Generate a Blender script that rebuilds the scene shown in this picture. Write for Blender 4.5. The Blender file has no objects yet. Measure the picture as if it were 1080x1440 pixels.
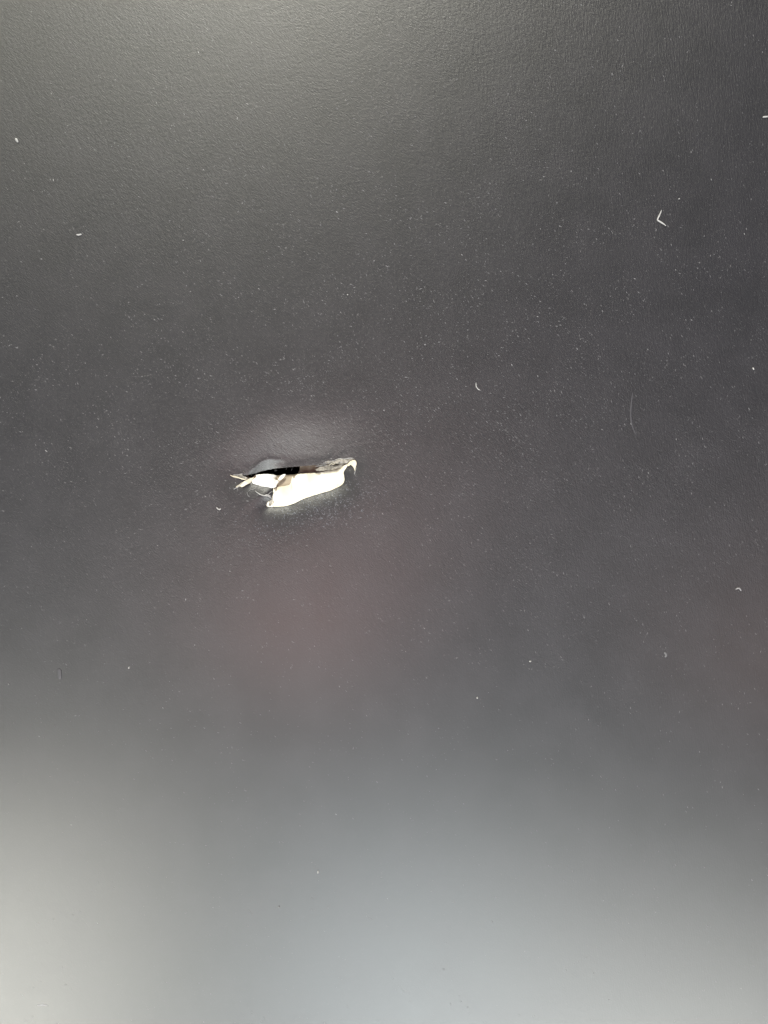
import bpy, bmesh, math, random
from mathutils import Vector
from mathutils.geometry import delaunay_2d_cdt
import mathutils.noise as mn
random.seed(7)
S = 0.00025            # one photograph pixel on the panel = 0.25 mm
D = bpy.data
scene = bpy.context.scene
col = scene.collection

# ------------------------------------------------------------------ camera
cam = D.cameras.new("camera")
cam.sensor_fit = 'HORIZONTAL'; cam.sensor_width = 36
CD = 0.28
cam.lens = 36 * CD / 0.27
cam.clip_start = 0.01; cam.clip_end = 50
co = D.objects.new("camera", cam); col.objects.link(co)
co.location = (0, -CD, 0); co.rotation_euler = (math.radians(90), 0, 0)
scene.camera = co

# ------------------------------------------------------------------ world and lamps
w = D.worlds.new("World"); scene.world = w; w.use_nodes = True
bg = w.node_tree.nodes["Background"]
bg.inputs[0].default_value = (0.88, 0.84, 1.12, 1); bg.inputs[1].default_value = 0.105
scene.view_settings.view_transform = 'Standard'; scene.view_settings.look = 'None'
scene.view_settings.exposure = 0; scene.view_settings.gamma = 1

def area(name, loc, target, sx, sy, radiance, color):
    l = D.lights.new(name, 'AREA'); l.shape = 'RECTANGLE'; l.size = sx; l.size_y = sy
    l.energy = radiance * math.pi * sx * sy; l.color = color
    o = D.objects.new(name, l); col.objects.link(o); o.location = loc
    d = Vector(target) - Vector(loc)
    o.rotation_euler = d.to_track_quat('-Z', 'Y').to_euler()
    return o
def mirrored_lamp(name, px0, px1, py0, py1, dist, radiance, color):
    """soft area lamp: px.. is where its mirror image falls on the panel"""
    k = S * (dist + CD) / CD
    x0, x1 = (px0 - 540) * k, (px1 - 540) * k
    z0, z1 = (720 - py0) * k, (720 - py1) * k
    c = ((x0 + x1) / 2, -dist, (z0 + z1) / 2)
    return area(name, c, (c[0], 0, c[2]), abs(x1 - x0), abs(z1 - z0), radiance, color)
mirrored_lamp("window_light", -420, 150, 1185, 2300, 1.5, 14.2, (1.0, 1.0, 0.90))
mirrored_lamp("window_light", 370, 720, 1225, 2300, 1.5, 10.4, (0.91, 1.0, 1.01))
mirrored_lamp("window_light", 720, 1350, 1350, 2300, 1.5, 11.6, (0.98, 1.0, 0.94))
mirrored_lamp("window_light", -700, 760, -1000, -40, 1.5, 4.3, (1.0, 0.99, 0.78))
mirrored_lamp("skin_stand_in_light", 400, 500, 765, 875, 0.3, 14.0, (1.0, 0.56, 0.52))  # added lamp standing in for an unseen hand mirrored in the panel
mirrored_lamp("skin_stand_in_light", 1000, 1180, 790, 950, 0.3, 3.0, (1.0, 0.62, 0.52))  # second added stand-in, for the pink skin glint near the right edge
key = D.lights.new("ceiling_spot_light", 'POINT'); key.energy = 56; key.shadow_soft_size = 0.022
key.color = (1.0, 0.975, 0.86)
ko = D.objects.new("ceiling_spot_light", key); col.objects.link(ko); ko.location = (-0.06, -0.60, 1.18)

# ------------------------------------------------------------------ materials
def new_mat(name):
    m = D.materials.new(name); m.use_nodes = True
    nt = m.node_tree; b = nt.nodes["Principled BSDF"]
    return m, nt, b
def N(nt, t, **kw):
    n = nt.nodes.new(t)
    for k, v in kw.items(): setattr(n, k, v)
    return n

def coating_material():
    m, nt, b = new_mat("charcoal_satin_coating")
    tc = N(nt, 'ShaderNodeTexCoord')
    def noise(rot, scale, sc, detail=2.0, rough=0.5):
        mp = N(nt, 'ShaderNodeMapping', vector_type='TEXTURE'); mp.inputs['Rotation'].default_value = (0, math.radians(rot), 0)
        mp.inputs['Scale'].default_value = sc
        nt.links.new(tc.outputs['Object'], mp.inputs['Vector'])
        n = N(nt, 'ShaderNodeTexNoise'); n.inputs['Scale'].default_value = scale
        n.inputs['Detail'].default_value = detail; n.inputs['Roughness'].default_value = rough
        nt.links.new(mp.outputs['Vector'], n.inputs['Vector'])
        return n
    # brushed grain running down to the right, slightly elongated
    g1 = noise(38, 2500, (3.0, 1, 1), 3, 0.7)
    g2 = noise(60, 800, (1.8, 1, 1), 2, 0.5)
    g3 = noise(0, 60, (1, 1, 1), 3, 0.6)
    a1 = N(nt, 'ShaderNodeMath', operation='MULTIPLY_ADD'); a1.inputs[1].default_value = 0.4
    nt.links.new(g2.outputs['Fac'], a1.inputs[0]); nt.links.new(g1.outputs['Fac'], a1.inputs[2])
    # near-vertical brushed streaks on the right-hand side
    g5 = noise(82, 2200, (7.0, 1, 1), 2, 0.6)
    sx = N(nt, 'ShaderNodeSeparateXYZ'); nt.links.new(tc.outputs['Object'], sx.inputs[0])
    mv = N(nt, 'ShaderNodeMapRange', interpolation_type='SMOOTHSTEP'); mv.inputs['From Min'].default_value = 0.0; mv.inputs['From Max'].default_value = 0.11
    nt.links.new(sx.outputs['X'], mv.inputs['Value'])
    v5 = N(nt, 'ShaderNodeMath', operation='MULTIPLY'); nt.links.new(mv.outputs[0], v5.inputs[0]); nt.links.new(g5.outputs['Fac'], v5.inputs[1])
    a2 = N(nt, 'ShaderNodeMath', operation='ADD'); nt.links.new(a1.outputs[0], a2.inputs[0]); nt.links.new(v5.outputs[0], a2.inputs[1])
    a1 = a2
    bump = N(nt, 'ShaderNodeBump'); bump.inputs['Strength'].default_value = 1.0
    bump.inputs['Distance'].default_value = 0.00013
    nt.links.new(a1.outputs[0], bump.inputs['Height'])
    # the grain is made smoother towards the lower part of the panel
    sp = N(nt, 'ShaderNodeSeparateXYZ'); nt.links.new(tc.outputs['Object'], sp.inputs[0])
    wr = N(nt, 'ShaderNodeMapRange', interpolation_type='SMOOTHSTEP'); wr.inputs['From Min'].default_value = -0.10; wr.inputs['From Max'].default_value = 0.03
    wr.inputs['To Min'].default_value = 0.14; wr.inputs['To Max'].default_value = 1.0
    nt.links.new(sp.outputs['Z'], wr.inputs['Value']); nt.links.new(wr.outputs[0], bump.inputs['Strength'])
    nt.links.new(bump.outputs['Normal'], b.inputs['Normal'])
    # pigment: charcoal with faint mottling and paler grain tips
    cr = N(nt, 'ShaderNodeValToRGB')
    cr.color_ramp.elements[0].position = 0.35; cr.color_ramp.elements[0].color = (0.0165, 0.0160, 0.0195, 1)
    cr.color_ramp.elements[1].position = 0.66; cr.color_ramp.elements[1].color = (0.0210, 0.0200, 0.0245, 1)
    nt.links.new(g3.outputs['Fac'], cr.inputs[0])
    tip = N(nt, 'ShaderNodeMapRange'); tip.inputs['From Min'].default_value = 0.62
    tip.inputs['From Max'].default_value = 0.80
    nt.links.new(g1.outputs['Fac'], tip.inputs['Value'])
    mx = N(nt, 'ShaderNodeMix', data_type='RGBA')
    nt.links.new(tip.outputs[0], mx.inputs['Factor']); nt.links.new(cr.outputs[0], mx.inputs['A'])
    mx.inputs['B'].default_value = (0.060, 0.058, 0.061, 1)
    g4 = noise(38, 3000, (2.0, 1, 1), 1, 0.5)
    t4 = N(nt, 'ShaderNodeMapRange'); t4.inputs['From Min'].default_value = 0.66; t4.inputs['From Max'].default_value = 0.80
    nt.links.new(g4.outputs['Fac'], t4.inputs['Value'])
    w4 = N(nt, 'ShaderNodeMath', operation='MULTIPLY'); nt.links.new(t4.outputs[0], w4.inputs[0]); nt.links.new(wr.outputs[0], w4.inputs[1])
    m4 = N(nt, 'ShaderNodeMix', data_type='RGBA'); m4.inputs['B'].default_value = (0.13, 0.127, 0.135, 1)
    nt.links.new(w4.outputs[0], m4.inputs['Factor']); nt.links.new(mx.outputs['Result'], m4.inputs['A'])
    nt.links.new(m4.outputs['Result'], b.inputs['Base Color'])
    rr = N(nt, 'ShaderNodeMapRange'); rr.inputs['To Min'].default_value = 0.37; rr.inputs['To Max'].default_value = 0.42
    nt.links.new(g3.outputs['Fac'], rr.inputs['Value']); 
    sm = N(nt, 'ShaderNodeMapRange'); sm.inputs['From Min'].default_value = 0.14; sm.inputs['From Max'].default_value = 1.0
    sm.inputs['To Min'].default_value = -0.03; sm.inputs['To Max'].default_value = 0.0
    nt.links.new(wr.outputs[0], sm.inputs['Value'])
    ad = N(nt, 'ShaderNodeMath', operation='ADD'); nt.links.new(rr.outputs[0], ad.inputs[0]); nt.links.new(sm.outputs[0], ad.inputs[1])
    nt.links.new(ad.outputs[0], b.inputs['Roughness'])
    b.inputs['IOR'].default_value = 1.75
    return m

def paper_material(name, c0, c1, rough=0.85, scale=900, trans=0.0):
    m, nt, b = new_mat(name)
    tc = N(nt, 'ShaderNodeTexCoord')
    n = N(nt, 'ShaderNodeTexNoise'); n.inputs['Scale'].default_value = scale
    n.inputs['Detail'].default_value = 4
    nt.links.new(tc.outputs['Object'], n.inputs['Vector'])
    n2 = N(nt, 'ShaderNodeTexNoise'); n2.inputs['Scale'].default_value = scale / 5
    nt.links.new(tc.outputs['Object'], n2.inputs['Vector'])
    cr = N(nt, 'ShaderNodeValToRGB')
    cr.color_ramp.elements[0].position = 0.35; cr.color_ramp.elements[0].color = (*c0, 1)
    cr.color_ramp.elements[1].position = 0.62; cr.color_ramp.elements[1].color = (*c1, 1)
    nt.links.new(n2.outputs['Fac'], cr.inputs[0]); nt.links.new(cr.outputs[0], b.inputs['Base Color'])
    bp = N(nt, 'ShaderNodeBump'); bp.inputs['Strength'].default_value = 0.6; bp.inputs['Distance'].default_value = 0.0001
    nt.links.new(n.outputs['Fac'], bp.inputs['Height']); nt.links.new(bp.outputs['Normal'], b.inputs['Normal'])
    b.inputs['Roughness'].default_value = rough
    b.inputs['Specular IOR Level'].default_value = 0.3
    return m

def plain(name, c, rough=0.7, trans=0.0):
    m, nt, b = new_mat(name)
    tc = N(nt, 'ShaderNodeTexCoord')
    n = N(nt, 'ShaderNodeTexNoise'); n.inputs['Scale'].default_value = 1500
    nt.links.new(tc.outputs['Object'], n.inputs['Vector'])
    hs = N(nt, 'ShaderNodeHueSaturation'); hs.inputs['Color'].default_value = (*c, 1)
    mr = N(nt, 'ShaderNodeMapRange'); mr.inputs['To Min'].default_value = 0.75; mr.inputs['To Max'].default_value = 1.2
    nt.links.new(n.outputs['Fac'], mr.inputs['Value']); nt.links.new(mr.outputs[0], hs.inputs['Value'])
    nt.links.new(hs.outputs[0], b.inputs['Base Color'])
    b.inputs['Roughness'].default_value = rough
    if trans: b.inputs['Alpha'].default_value = 1 - trans
    return m

M_skin = coating_material()
M_white = paper_material("white_torn_fibre", (0.78, 0.72, 0.57), (0.86, 0.82, 0.70))
M_pale = paper_material("pale_torn_fibre", (0.80, 0.78, 0.72), (0.88, 0.87, 0.84))
M_cream = paper_material("cream_torn_fibre", (0.66, 0.58, 0.44), (0.78, 0.72, 0.60))
M_tan_shade = paper_material("tan_shaded_core", (0.40, 0.335, 0.27), (0.46, 0.39, 0.31))  # tan tone puts the shade on the white core into the colour
M_grey = paper_material("grey_frayed_coating", (0.09, 0.083, 0.076), (0.34, 0.315, 0.28), 0.7, 2600)
M_rim = plain("coating_broken_edge", (0.06, 0.058, 0.055), 0.6)
M_dark = plain("dark_cavity_board", (0.02, 0.018, 0.016), 0.9)
M_lint = plain("white_lint", (0.42, 0.415, 0.42), 0.6)
M_haze = plain("greyish_lint", (0.27, 0.266, 0.28), 0.6)
M_dust = plain("grey_dust", (0.15, 0.146, 0.158), 0.5)
M_sheen = plain("bluish_sheen_dust", (0.19, 0.20, 0.235), 0.5)  # bluish tint paints the sheen under the rim onto the fibre dust
M_faint = plain("rubbed_scuff", (0.060, 0.058, 0.067), 0.5)
M_faint2 = plain("pale_smudge", (0.13, 0.13, 0.138), 0.5)

# ------------------------------------------------------------------ helpers
def P(px, py, h=0.0):
    return Vector(((px - 540) * S, -h * S, (720 - py) * S))
def link(name, me, mat, parent=None, mats=None):
    o = D.objects.new(name, me); col.objects.link(o)
    for m in (mats or [mat]): me.materials.append(m)
    if parent: o.parent = parent
    return o
def tag(o, label=None, cat=None, group=None, kind=None):
    if label: o['label'] = label
    if cat: o['category'] = cat
    if group: o['group'] = group
    if kind: o['kind'] = kind
    return o
def Z(pts):      # coordinates measured in a 4.5x enlargement whose corner is at (300,620)
    return [(300 + x / 4.5, 620 + y / 4.5) for x, y in pts]
def dense(poly, step=1.6, closed=True, jit=0.0, seed=0):
    """Catmull-Rom resample of an outline with a little ragged jitter"""
    out = []; n = len(poly)
    rng = range(n if closed else n - 1)
    for i in rng:
        g = lambda k: poly[k % n] if closed else poly[max(0, min(n - 1, k))]
        p0, p1, p2, p3 = map(lambda k: Vector(g(k)), (i - 1, i, i + 1, i + 2))
        L = (p2 - p1).length; m = max(1, int(L / step))
        for k in range(m):
            t = k / m
            q = 0.5 * ((2 * p1) + (p2 - p0) * t + (2 * p0 - 5 * p1 + 4 * p2 - p3) * t * t + (3 * p1 - p0 - 3 * p2 + p3) * t ** 3)
            out.append(q)
    if not closed: out.append(Vector(poly[-1]))
    if jit:
        for q in out:
            v = Vector((q.x * 0.33, q.y * 0.33, seed * 3.1))
            q.x += mn.noise(v) * jit + random.uniform(-.25, .25) * jit
            q.y += mn.noise(v + Vector((9, 4, 2))) * jit + random.uniform(-.25, .25) * jit
    return out
def inside(p, poly):
    c = False; n = len(poly); j = n - 1
    for i in range(n):
        a, b = poly[i], poly[j]
        if (a[1] > p[1]) != (b[1] > p[1]) and p[0] < (b[0] - a[0]) * (p[1] - a[1]) / (b[1] - a[1]) + a[0]:
            c = not c
        j = i
    return c
def segdist(p, poly, closed=True):
    best = 1e9; n = len(poly)
    for i in range(n if closed else n - 1):
        ax, ay = poly[i]; bx, by = poly[(i + 1) % n]
        dx, dy = bx - ax, by - ay
        L = dx * dx + dy * dy or 1e-9
        t = max(0, min(1, ((p[0] - ax) * dx + (p[1] - ay) * dy) / L))
        q = (p[0] - ax - t * dx) ** 2 + (p[1] - ay - t * dy) ** 2
        if q < best: best = q
    return math.sqrt(best)
def sstep(a, b, x):
    t = max(0, min(1, (x - a) / (b - a))); return t * t * (3 - 2 * t)

def sheet(name, outline, hf, thick, mat, parent, step=2.2, smooth=True, rimmat=None):
    """a torn sheet: outline in photo pixels, height hf(x,y) in pixels, real thickness"""
    pts = [Vector((q[0], q[1])) for q in outline]
    n = len(pts); edges = [(i, (i + 1) % n) for i in range(n)]
    xs = [p.x for p in pts]; ys = [p.y for p in pts]
    y = min(ys)
    row = 0
    while y < max(ys):
        x = min(xs) + (row % 2) * step / 2
        while x < max(xs):
            if inside((x, y), pts) and segdist((x, y), pts) > step * 0.5:
                pts.append(Vector((x + random.uniform(-.2, .2), y + random.uniform(-.2, .2))))
            x += step
        y += step * .87; row += 1
    V, E, F, *_ = delaunay_2d_cdt(pts, edges, [], 1, 1e-6)
    verts = [P(v.x, v.y, hf(v.x, v.y)) for v in V]
    me = D.meshes.new(name)
    nv = len(V)
    back = [P(v.x, v.y, hf(v.x, v.y) - thick) for v in V]
    cnt = {}
    for f in F:
        for a, b in zip(f, f[1:] + f[:1]):
            cnt[(a, b)] = cnt.get((a, b), 0) + 1
    faces = []; matid = []
    def area2(f):
        a, b, c = (V[i] for i in f[:3]); return (b.x - a.x) * (c.y - a.y) - (b.y - a.y) * (c.x - a.x)
    for f in F:
        ff = list(f)
        if area2(ff) > 0: ff.reverse()
        faces.append(ff); matid.append(0)
        faces.append([i + nv for i in reversed(ff)]); matid.append(1 if rimmat else 0)
        for a, b in zip(ff, ff[1:] + ff[:1]):
            if (b, a) not in cnt or (a, b) not in cnt:
                s = sum(1 for k in ((a, b), (b, a)) if k in cnt)
                if cnt.get((a, b), 0) + cnt.get((b, a), 0) == 1:
                    faces.append([b, a, a + nv, b + nv]); matid.append(1 if rimmat else 0)
    me.from_pydata(verts + back, [], faces)
    me.polygons.foreach_set('material_index', matid)
    me.polygons.foreach_set('use_smooth', [smooth and len(f) == 3 for f in faces])
    me.update()
    return link(name, me, mat, parent, [mat, rimmat] if rimmat else None)

def strand(bm, pts, r0, r1=None, sides=5, flat=1.0, over=1):
    """tube through (px,py,h) points with radius in photo pixels, tapering at the ends"""
    if r1 is None: r1 = r0
    path = []
    n = len(pts)
    for i in range(n - 1):
        g = lambda k: Vector(pts[max(0, min(n - 1, k))])
        p0, p1, p2, p3 = g(i - 1), g(i), g(i + 1), g(i + 2)
        m = max(2, int((p2 - p1).length / 1.2)) if over else 1
        for k in range(m):
            t = k / m
            path.append(0.5 * ((2 * p1) + (p2 - p0) * t + (2 * p0 - 5 * p1 + 4 * p2 - p3) * t * t + (3 * p1 - p0 - 3 * p2 + p3) * t ** 3))
    path.append(Vector(pts[-1]))
    L = len(path); rings = []
    for i, q in enumerate(path):
        tan = (path[min(L - 1, i + 1)] - path[max(0, i - 1)]).normalized()
        up = Vector((0, 0, 1)); side = tan.cross(up)
        if side.length < 1e-4: side = Vector((1, 0, 0))
        side.normalize(); up = side.cross(tan)
        t = i / (L - 1); r = (r0 * (1 - t) + r1 * t)
        r *= 0.35 + 0.65 * min(1, 4 * t + .1, 4 * (1 - t) + .1)
        r *= 1 + 0.25 * mn.noise(Vector((q.x * .5, q.y * .5, 3)))
        ring = []
        for k in range(sides):
            a = 2 * math.pi * k / sides
            v = q + side * (math.cos(a) * r) + up * (math.sin(a) * r * flat)
            ring.append(bm.verts.new(P(v.x, v.y, v.z)))
        rings.append(ring)
    for a, b in zip(rings, rings[1:]):
        for k in range(sides):
            f = bm.faces.new((a[k], a[(k + 1) % sides], b[(k + 1) % sides], b[k])); f.smooth = True
    bm.faces.new(list(reversed(rings[0]))); bm.faces.new(rings[-1])
def bm_obj(name, bm, mat, parent=None):
    bmesh.ops.recalc_face_normals(bm, faces=bm.faces)
    me = D.meshes.new(name); bm.to_mesh(me); bm.free()
    return link(name, me, mat, parent)

# ------------------------------------------------------------------ the torn panel
hole_z = [(168, 222), (205, 214), (250, 204), (300, 188), (370, 173), (450, 164), (530, 158), (620, 152), (700, 145), (770, 139), (832, 132),
          (862, 136), (846, 152), (828, 178), (816, 196), (818, 232), (808, 258), (780, 281), (722, 308), (640, 335), (550, 366), (470, 400), (400, 409), (350, 407),
          (352, 390), (372, 372), (374, 340), (366, 300), (330, 288), (285, 280), (238, 262), (222, 246)]
hole = dense(Z(hole_z), 1.5, jit=0.45, seed=1)
hole_c = Z(hole_z)
# crease of the bent lip at the upper left
def skin_h(x, y):
    d = segdist((x, y), hole_c)
    if inside((x, y), hole_c): d = 0
    # above / below the tear
    ylip = 668 + (x - 340) * (648 - 668) / (490 - 340)
    up = 1 - sstep(ylip - 14, ylip + 22, y)
    ax = math.exp(-((x - 412) / 88) ** 2)
    h = -up * ax * (12.5 * math.exp(-(d / 52.0) ** 2) + 0.8 * math.exp(-d / 5.0))
    h += -(1 - up) * (9.3 * math.exp(-d / 15))
    # bent lip: a facet under a curved crease, tilting down into the tear
    cx = (x - 345) / 42.0
    if 0 < cx < 1.6:
        yc = 668 - 21.5 * math.sin(min(1, cx * .98) * math.pi * 0.62) - 2 * cx
        e = y - yc
        amp = sstep(0, .25, cx) * (1 - sstep(.55, 1.6, cx))
        if y < ylip + 12:
            h += amp * (-(0.23 * max(0, e) + 0.007 * max(0, e) ** 2) + 0.9 * math.exp(-(e / 2.5) ** 2))
    if y > ylip - 30 and x < 352:
        h += 1.6 * math.exp(-((x - 338) / 10) ** 2 - ((y - 672) / 7) ** 2)
    h += 0.5 * mn.noise(Vector((x * .02, y * .02, 0))) * math.exp(-d / 120)
    h += 0.5 * mn.noise(Vector((x * .11, y * .11, 5))) * math.exp(-d / 22)
    return h

panel = D.objects.new("torn_panel", None); col.objects.link(panel)
tag(panel, "dark charcoal satin panel with a torn slit showing white fibre inside, its shaded parts coloured tan", "panel")

HW, HH = 3600, 4000     # half size of the panel in pixels (0.9 m x 1 m)
pts = list(Vector((q.x, q.y)) for q in hole)
nh = len(pts)
edges = [(i, (i + 1) % nh) for i in range(nh)]
holep = [(q.x, q.y) for q in hole]
def grid(x0, x1, y0, y1, st, skip=None):
    y = y0; r = 0
    while y <= y1:
        x = x0 + (r % 2) * st / 2
        while x <= x1:
            if not (skip and skip[0] - st * .4 < x < skip[1] + st * .4 and skip[2] - st * .4 < y < skip[3] + st * .4):
                q = (x, y)
                if st > 6 or (not inside(q, holep) and segdist(q, hole_c) > st * .55):
                    pts.append(Vector(q))
            x += st
        y += st; r += 1
grid(315, 515, 622, 730, 2.2)
grid(255, 585, 560, 800, 5.0, (315, 515, 622, 730))
grid(100, 760, 420, 960, 15, (255, 585, 560, 800))
grid(540 - HW, 540 + HW, 720 - HH, 720 + HH, 200, (100, 760, 420, 960))
V, E, F, OV, OE, OF = delaunay_2d_cdt(pts, edges, [], 0, 1e-6)
verts = [P(v.x, v.y, skin_h(v.x, v.y) if (100 < v.x < 760 and 420 < v.y < 960) else 0) for v in V]
faces = []
for f in F:
    c = ((V[f[0]].x + V[f[1]].x + V[f[2]].x) / 3, (V[f[0]].y + V[f[1]].y + V[f[2]].y) / 3)
    if 330 < c[0] < 500 and 640 < c[1] < 720 and inside(c, holep): continue
    a, b, cc = (V[i] for i in f[:3])
    s = (b.x - a.x) * (cc.y - a.y) - (b.y - a.y) * (cc.x - a.x)
    faces.append(list(f) if s < 0 else list(reversed(f)))
me = D.meshes.new("coating_skin"); me.from_pydata(verts, [], faces)
me.polygons.foreach_set('use_smooth', [True] * len(faces)); me.update()
skin = link("coating_skin", me, M_skin, panel)
# broken edge of the skin: a wall going inward round the tear
rv = []; rf = []
for i, q in enumerate(hole):
    h = skin_h(q.x, q.y)
    up = q.y < 668 - (q.x - 340) * .12
    rv += [P(q.x, q.y, h), P(q.x + random.uniform(-.3, .3), q.y + random.uniform(-.3, .3), h - (2.2 if up else 1.6) - random.random() * .6)]
for i in range(nh):
    j = (i + 1) % nh
    rf.append((2 * i, 2 * j, 2 * j + 1, 2 * i + 1))
me = D.meshes.new("broken_edge"); me.from_pydata(rv, [], rf); me.update()
link("broken_edge", me, M_rim, panel)
# the board behind: open box giving the panel its thickness and the dark hollow inside
bm = bmesh.new()
bx = [(540 - HW, 720 - HH), (540 + HW, 720 - HH), (540 + HW, 720 + HH), (540 - HW, 720 + HH)]
fr = [bm.verts.new(P(x, y, -0.1)) for x, y in bx]; bk = [bm.verts.new(P(x, y, -140)) for x, y in bx]
bm.faces.new(bk)
for i in range(4): bm.faces.new((fr[i], fr[(i + 1) % 4], bk[(i + 1) % 4], bk[i]))
bm_obj("panel_body", bm, M_dark, panel)

# ------------------------------------------------------------------ torn layers inside the slit
def core_h(x, y):
    # shallow at the lower rim, sinking towards the upper lip
    ylow = 712 - max(0, (x - 385)) * 0.27
    if x < 384: ylow = 685
    t = (ylow - y)
    return -8.0 - 0.23 * max(0, t) + 0.5 * mn.noise(Vector((x * .12, y * .12, 2)))
inner = Z([(200, 214), (230, 232), (262, 212), (350, 210), (400, 214), (480, 210), (520, 206), (526, 190), (532, 172), (544, 120), (660, 100), (800, 100), (900, 130), (880, 200), (850, 280),
           (740, 296), (560, 350), (420, 390), (385, 385), (382, 350), (378, 300), (362, 286), (290, 272), (240, 256), (215, 242)])
sheet("tan_shade_layer", dense(inner, 1.8, jit=0.5, seed=3), lambda x, y: core_h(x, y) - 2.6 - 11 * sstep(669, 660, y) * sstep(412, 420, x), 4, M_tan_shade, panel)  # recessed core whose shade under the lip is coloured in as tan

def main_h(x, y):
    h = core_h(x, y) + 0.9
    # the layer rolls outward over the lower rim of the tear
    ylow = 712 - max(0, (x - 385)) * 0.27
    h += 0.9 * mn.noise(Vector((x * .10, y * .22, 8))) + 0.35 * mn.noise(Vector((x * .4, y * .5, 8)))
    k = sstep(ylow - 16, ylow - 2, y)
    h = h * (1 - k) + (skin_h(x, y) + 1.2) * k
    e = sstep(474, 484, x)
    return h * (1 - e) + max(h, skin_h(x, y) + 0.7) * e
main_z = [(374, 300), (388, 293), (405, 289), (450, 283), (478, 272), (486, 246), (492, 222), (503, 236), (515, 214), (540, 205), (600, 202), (660, 197), (720, 184), (770, 172),
          (812, 160), (850, 144), (838, 170), (822, 196), (826, 222), (827, 250), (812, 275), (785, 292), (742, 311), (650, 339), (562, 369), (505, 396), (455, 411), (400, 416), (345, 417), (333, 412),
          (335, 398), (343, 386), (352, 380), (357, 382), (353, 392), (350, 402), (355, 407), (363, 401), (369, 388), (373, 372), (371, 352), (376, 330)]
sheet("white_layer", dense(Z(main_z), 1.6, jit=0.35, seed=5), main_h, 1.3, M_white, panel, 2.0)
left_z = [(238, 262), (246, 240), (264, 228), (262, 214), (300, 208), (350, 208), (388, 216), (378, 234), (392, 244), (404, 252), (398, 270), (390, 290), (368, 297), (335, 290), (285, 282)]
def left_h(x, y):
    k = sstep(676, 684, y)
    return (core_h(x, y) + 1.4) * (1 - k) + (skin_h(x, y) + 0.6) * k
sheet("white_layer", dense(Z(left_z), 1.5, jit=0.5, seed=8), left_h, 1.2, M_pale, panel, 2.0)
sliv = [(402, 243), (412, 222), (430, 210), (449, 208), (440, 224), (424, 240), (410, 248)]
sheet("white_shred", dense(Z(sliv), 1.2, jit=0.3, seed=9), lambda x, y: core_h(x, y) + 2.6, 0.8, M_pale, panel, 1.6)
# cream strip drawn out over the left end of the slit
strip = [(150, 296), (140, 292), (158, 277), (180, 262), (205, 248), (226, 236), (250, 230), (246, 252), (226, 266), (200, 280), (178, 292), (168, 286)]
sheet("cream_strip", dense(Z(strip), 1.3, jit=0.4, seed=11), lambda x, y: skin_h(x, y) + 0.4 + 1.8 * sstep(334, 345, x), 0.9, M_cream, panel, 1.6)
# rough patch of cream over the right end
patch = [(846, 150), (862, 130), (884, 120), (902, 126), (905, 150), (898, 172), (896, 192), (890, 176), (880, 160), (866, 150), (856, 158)]
sheet("hooked_shred", dense(Z(patch), 1.2, jit=0.35, seed=12), lambda x, y: skin_h(x, y) + 2.2 - 0.16 * max(0, y - 652), 0.8, M_cream, panel, 1.6)
# frayed coating along the upper right lip
fray1 = [(700, 134), (716, 124), (742, 124), (768, 127), (775, 116), (800, 113), (850, 114), (880, 110), (888, 116), (858, 126), (846, 138), (800, 146), (770, 140), (742, 138), (722, 142)]
sheet("frayed_edge", dense(Z(fray1), 1.2, jit=0.8, seed=13), lambda x, y: skin_h(x, y) + 1.3 + 1.3 * mn.noise(Vector((x * .5, y * .5, 1))), 0.9, M_grey, panel, 1.5, smooth=False)
fray2 = [(690, 158), (730, 148), (770, 150), (800, 148), (846, 134), (852, 142), (820, 160), (770, 174), (730, 182), (700, 186), (660, 188), (640, 176)]
sheet("frayed_edge", dense(Z(fray2), 1.2, jit=0.9, seed=14), lambda x, y: core_h(x, y) + 5.0 + 1.2 * mn.noise(Vector((x * .4, y * .4, 7))), 0.9, M_grey, panel, 1.5, smooth=False)
fray3 = [(112, 222), (122, 216), (140, 220), (160, 212), (178, 210), (186, 222), (206, 230), (214, 240), (196, 243), (170, 238), (145, 238), (125, 232)]
sheet("frayed_edge", dense(Z(fray3), 1.2, jit=0.7, seed=15), lambda x, y: skin_h(x, y) + 0.7 + 1.0 * mn.noise(Vector((x * .5, y * .5, 4))), 0.8, M_grey, panel, 1.5, smooth=False)
# curled corner at the lower left of the white layer
curl = [(352, 378), (372, 366), (378, 380), (372, 400), (360, 412), (346, 410), (346, 396)]
sheet("curled_corner", dense(Z(curl), 1.2, jit=0.3, seed=17), lambda x, y: skin_h(x, y) + 1.3, 0.6, M_grey, panel, 1.4)

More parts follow.
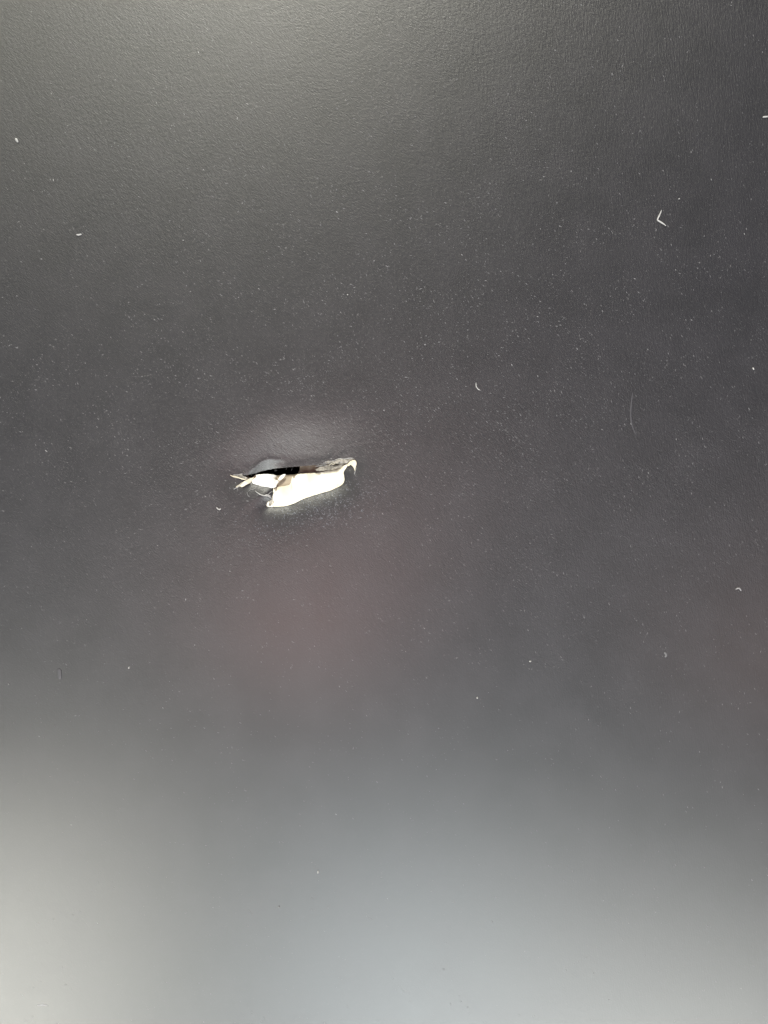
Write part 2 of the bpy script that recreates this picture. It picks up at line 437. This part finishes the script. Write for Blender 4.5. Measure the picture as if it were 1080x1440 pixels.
# single drawn-out fibres round the slit
def fibre(name, pts, r, mat, parent, h0=0.9, lift=None):
    bm = bmesh.new()
    q = [(x, y, skin_h(x, y) + h0 + (lift[i] if lift else 0)) for i, (x, y) in enumerate(pts)]
    strand(bm, q, r)
    return bm_obj(name, bm, mat, parent)
fz = [([(104, 216), (122, 224), (150, 230), (178, 240), (206, 244)], 0.7, M_cream),
      ([(122, 212), (146, 214), (170, 208), (182, 204)], 0.5, M_haze),
      ([(140, 300), (160, 284), (190, 262), (226, 246)], 0.8, M_lint),
      ([(128, 308), (146, 294), (166, 284)], 0.5, M_haze),
      ([(200, 205), (188, 196), (184, 186)], 0.25, M_grey),
      ([(690, 140), (712, 128), (735, 130), (752, 122), (776, 120)], 0.5, M_haze),
      ([(760, 124), (790, 110), (826, 112), (870, 106), (890, 112)], 0.45, M_lint),
      ([(780, 140), (806, 132), (836, 136), (858, 124)], 0.5, M_lint),
      ([(640, 160), (672, 154), (690, 150), (720, 152)], 0.45, M_haze),
      ([(728, 154), (744, 142), (758, 146), (772, 138)], 0.4, M_cream),
      ([(898, 150), (902, 172), (896, 196), (895, 214)], 0.35, M_lint),
      ([(872, 132), (884, 150), (893, 170)], 0.35, M_haze),
      ([(262, 315), (275, 327), (300, 341), (325, 346), (345, 349), (362, 362), (374, 368)], 0.75, M_lint),
      ([(364, 378), (360, 390), (356, 400)], 0.3, M_lint),
      ([(322, 345), (335, 340), (350, 344), (362, 352)], 0.6, M_lint),
      ([(340, 342), (352, 330), (362, 322), (370, 318)], 0.35, M_lint),
      ([(212, 322), (214, 335), (222, 350), (232, 356)], 0.35, M_haze),
      ([(218, 320), (232, 310), (250, 306), (262, 300)], 0.25, M_haze),
      ([(228, 290), (232, 274), (236, 262)], 0.22, M_haze),
      ([(150, 296), (136, 302), (122, 296)], 0.3, M_haze),
      ([(158, 288), (150, 304), (156, 318)], 0.25, M_haze),
      ([(190, 262), (184, 276), (186, 290)], 0.25, M_tan_shade),
      ([(735, 322), (738, 314), (736, 302)], 0.3, M_haze),
      ([(896, 190), (894, 200), (890, 208)], 0.3, M_haze),
      ([(884, 114), (868, 109), (845, 110)], 0.3, M_haze),
      ([(115, 222), (104, 217)], 0.3, M_haze),
      ([(489, 262), (491, 276), (490, 300)], 0.22, M_tan_shade),
      ([(470, 412), (480, 418), (486, 420)], 0.2, M_haze)]
for pz, r, m in fz:
    fibre("torn_fibre", Z(pz), r, m, panel)
# fine fuzz standing along the rim of the slit
bm = bmesh.new()
for k in range(170):
    q = random.choice(holep)
    if q[1] < 664 and q[0] > 345 and random.random() < .85: continue
    a = random.uniform(0, 6.28); L = random.uniform(1.5, 5)
    x, y = q[0] + random.uniform(-2, 2), q[1] + random.uniform(-1, 3)
    pts_ = [(x, y, skin_h(x, y) + .2), (x + math.cos(a) * L * .5, y + math.sin(a) * L * .5, skin_h(x, y) + 1.2), (x + math.cos(a + .5) * L, y + math.sin(a + .5) * L, skin_h(x, y) + .8)]
    strand(bm, pts_, random.uniform(.07, .16), sides=3, over=0)
tag(bm_obj("rim_fuzz", bm, M_haze, panel), kind='stuff')

# ------------------------------------------------------------------ marks on the coating
def mark(name, pts, r, mat, label=None):
    bm = bmesh.new(); strand(bm, [(x, y, 0.02) for x, y in pts], r, flat=.12, sides=8)
    o = bm_obj(name, bm, mat, panel)
    if label: o['label'] = label
    return o
mark("scratch", [(890, 552), (888, 566), (887, 582), (889, 598), (895, 612)], 1.3, M_faint, "faint curved vertical scratch right of the tear")
mark("smudge", [(83, 940), (84, 948), (84, 955)], 3.0, M_faint, "small oval pale smudge near the left edge")
mark("smudge", [(52, 1414), (60, 1413), (67, 1414)], 1.1, M_haze, "thin pale dash near the bottom left corner")
mark("smudge", [(934, 917), (937, 921), (935, 924)], 1.7, M_faint2, "pale dab below and right of the scratch")

# ------------------------------------------------------------------ lint and dust lying on the panel
def lint(name, label, cat, pts, r, mat=None, lift=None):
    bm = bmesh.new()
    q = [(x, y, r * .7 + (lift[i] if lift else 0)) for i, (x, y) in enumerate(pts)]
    strand(bm, q, r, sides=6)
    return tag(bm_obj(name, bm, mat or M_lint), label, cat, "lint and dust on the panel")
lint("lint_fibre", "bright white lint sharply bent like an arrowhead, at the upper right", "lint", [(929.5, 296), (928, 301), (924.5, 308.5), (925.5, 310.5), (931, 314), (936, 318)], 1.1, lift=[1, .4, 0, 0, .2, .8])
lint("lint_fibre", "thin white hook-shaped fibre above and right of the tear", "lint", [(669.5, 538), (669.5, 543), (672, 547), (675.5, 549)], 0.7)
lint("lint_fibre", "small white curved crumb of lint below the left tip of the tear", "lint", [(304.5, 713), (306.5, 715.5), (309, 716.5), (311, 715)], 0.95)
lint("lint_fibre", "short pale thread at the right edge, level with the upper left crumb", "lint", [(1072, 165), (1076, 164.5), (1081, 164)], 1.0)
lint("dust_crumb", "largest white crumb near the upper left edge", "dust", [(22.5, 195), (24, 198), (26, 200.5)], 1.6)
lint("dust_crumb", "flat white flake below the upper left crumb", "dust", [(107.5, 330), (110.5, 330.5), (115, 329.5)], 1.1)
lint("dust_crumb", "round white dot below the tear on its right", "dust", [(670, 981), (671, 981), (672, 981)], 1.6)
lint("dust_crumb", "small pale flake up and right of the round white dot", "dust", [(744, 930), (747, 929.5)], 1.3)
lint("dust_crumb", "white dot beside the oval smudge on the left", "dust", [(181, 940), (182.5, 937.5)], 1.3)
lint("dust_crumb", "tiny white dot at the left edge below the oval smudge", "dust", [(12, 962.5), (13, 962)], 1.2)
lint("dust_crumb", "upright white fleck in the pale band at the bottom centre", "dust", [(447.5, 1224), (447, 1228)], 1.1)
lint("dust_crumb", "faint grey crumb in the bottom pale band left of the upright fleck", "dust", [(391.5, 1275), (393.5, 1275)], 1.2, M_haze)
lint("dust_crumb", "pale angular flake near the right edge at mid height", "dust", [(1034, 828.5), (1039, 827), (1042, 831)], 1.1, M_haze)
lint("dust_crumb", "white dot to the left of the frayed slit, high above it", "dust", [(257, 338), (258.3, 338)], 0.9)
lint("dust_crumb", "white dot almost straight above the right end of the tear", "dust", [(488, 414), (489.5, 415)], 0.9)
lint("dust_crumb", "pale dot just above the right end of the tear", "dust", [(539, 577), (541, 577)], 0.9, M_haze)
lint("dust_crumb", "white dot near the right edge above the scratch", "dust", [(1058, 517), (1060, 520)], 1.1)
lint("dust_crumb", "white dot just above the arrowhead lint", "dust", [(954, 279.5), (955.3, 280.3)], 1.2)

# countless tiny grains and hairs: one object each material
def grain(n, mat, rmin, rmax, dens, name):
    vs = []; fs = []
    made = 0
    while made < n:
        x, y = random.uniform(-120, 1200), random.uniform(-160, 1600)
        if random.random() > dens(x, y): continue
        if inside((x, y), holep): continue
        near = 255 < x < 585 and 560 < y < 800
        h = skin_h(x, y) if near else 0
        r = rmin + (rmax - rmin) * random.random() ** 2.5
        a = math.radians(35 if x < 800 else 70) + random.gauss(0, .45); el = random.uniform(1.0, 3.2)
        ca, sa = math.cos(a), math.sin(a); b = len(vs)
        for (u, v, t) in ((-el, 0, 0), (0, -.8, 0), (el, 0, 0), (0, .8, 0), (random.uniform(-.3, .3), 0, .5)):
            u *= r * random.uniform(.7, 1.2); v *= r * random.uniform(.7, 1.2)
            vs.append(P(x + u * ca - v * sa, y + u * sa + v * ca, h + .03 + t * r))
        for k in range(4): fs.append((b + (k + 1) % 4, b + k, b + 4))
        made += 1
    me = D.meshes.new(name); me.from_pydata(vs, [], fs); me.update()
    return link(name, me, mat)
def dens(x, y):
    d = math.exp(-((x - 560) / 480) ** 2 - ((y - 560) / 330) ** 2)
    return (0.10 + 0.9 * d) * sstep(-.42, .25, mn.noise(Vector((x * .02, y * .02, 11)))) 
def dens2(x, y):
    return math.exp(-((x - 445) / 60) ** 2 - ((y - 712 + .2 * (x - 445)) / 24) ** 2)
tag(grain(11000, M_dust, .28, .85, dens, "fine_dust"), "fine pale dust and grain scattered over the dark panel", "dust", kind='stuff')
tag(grain(300, M_haze, .35, .9, dens, "bright_dust"), "tiny bright dust specks scattered over the dark panel", "dust", kind='stuff')
tag(grain(1300, M_sheen, .2, .6, dens2, "tear_sheen_dust"), "fibre dust just below the tear, tinted to paint in the bluish sheen", "dust", kind='stuff')  # fibre fuzz that also paints in the reflected sheen below the rim
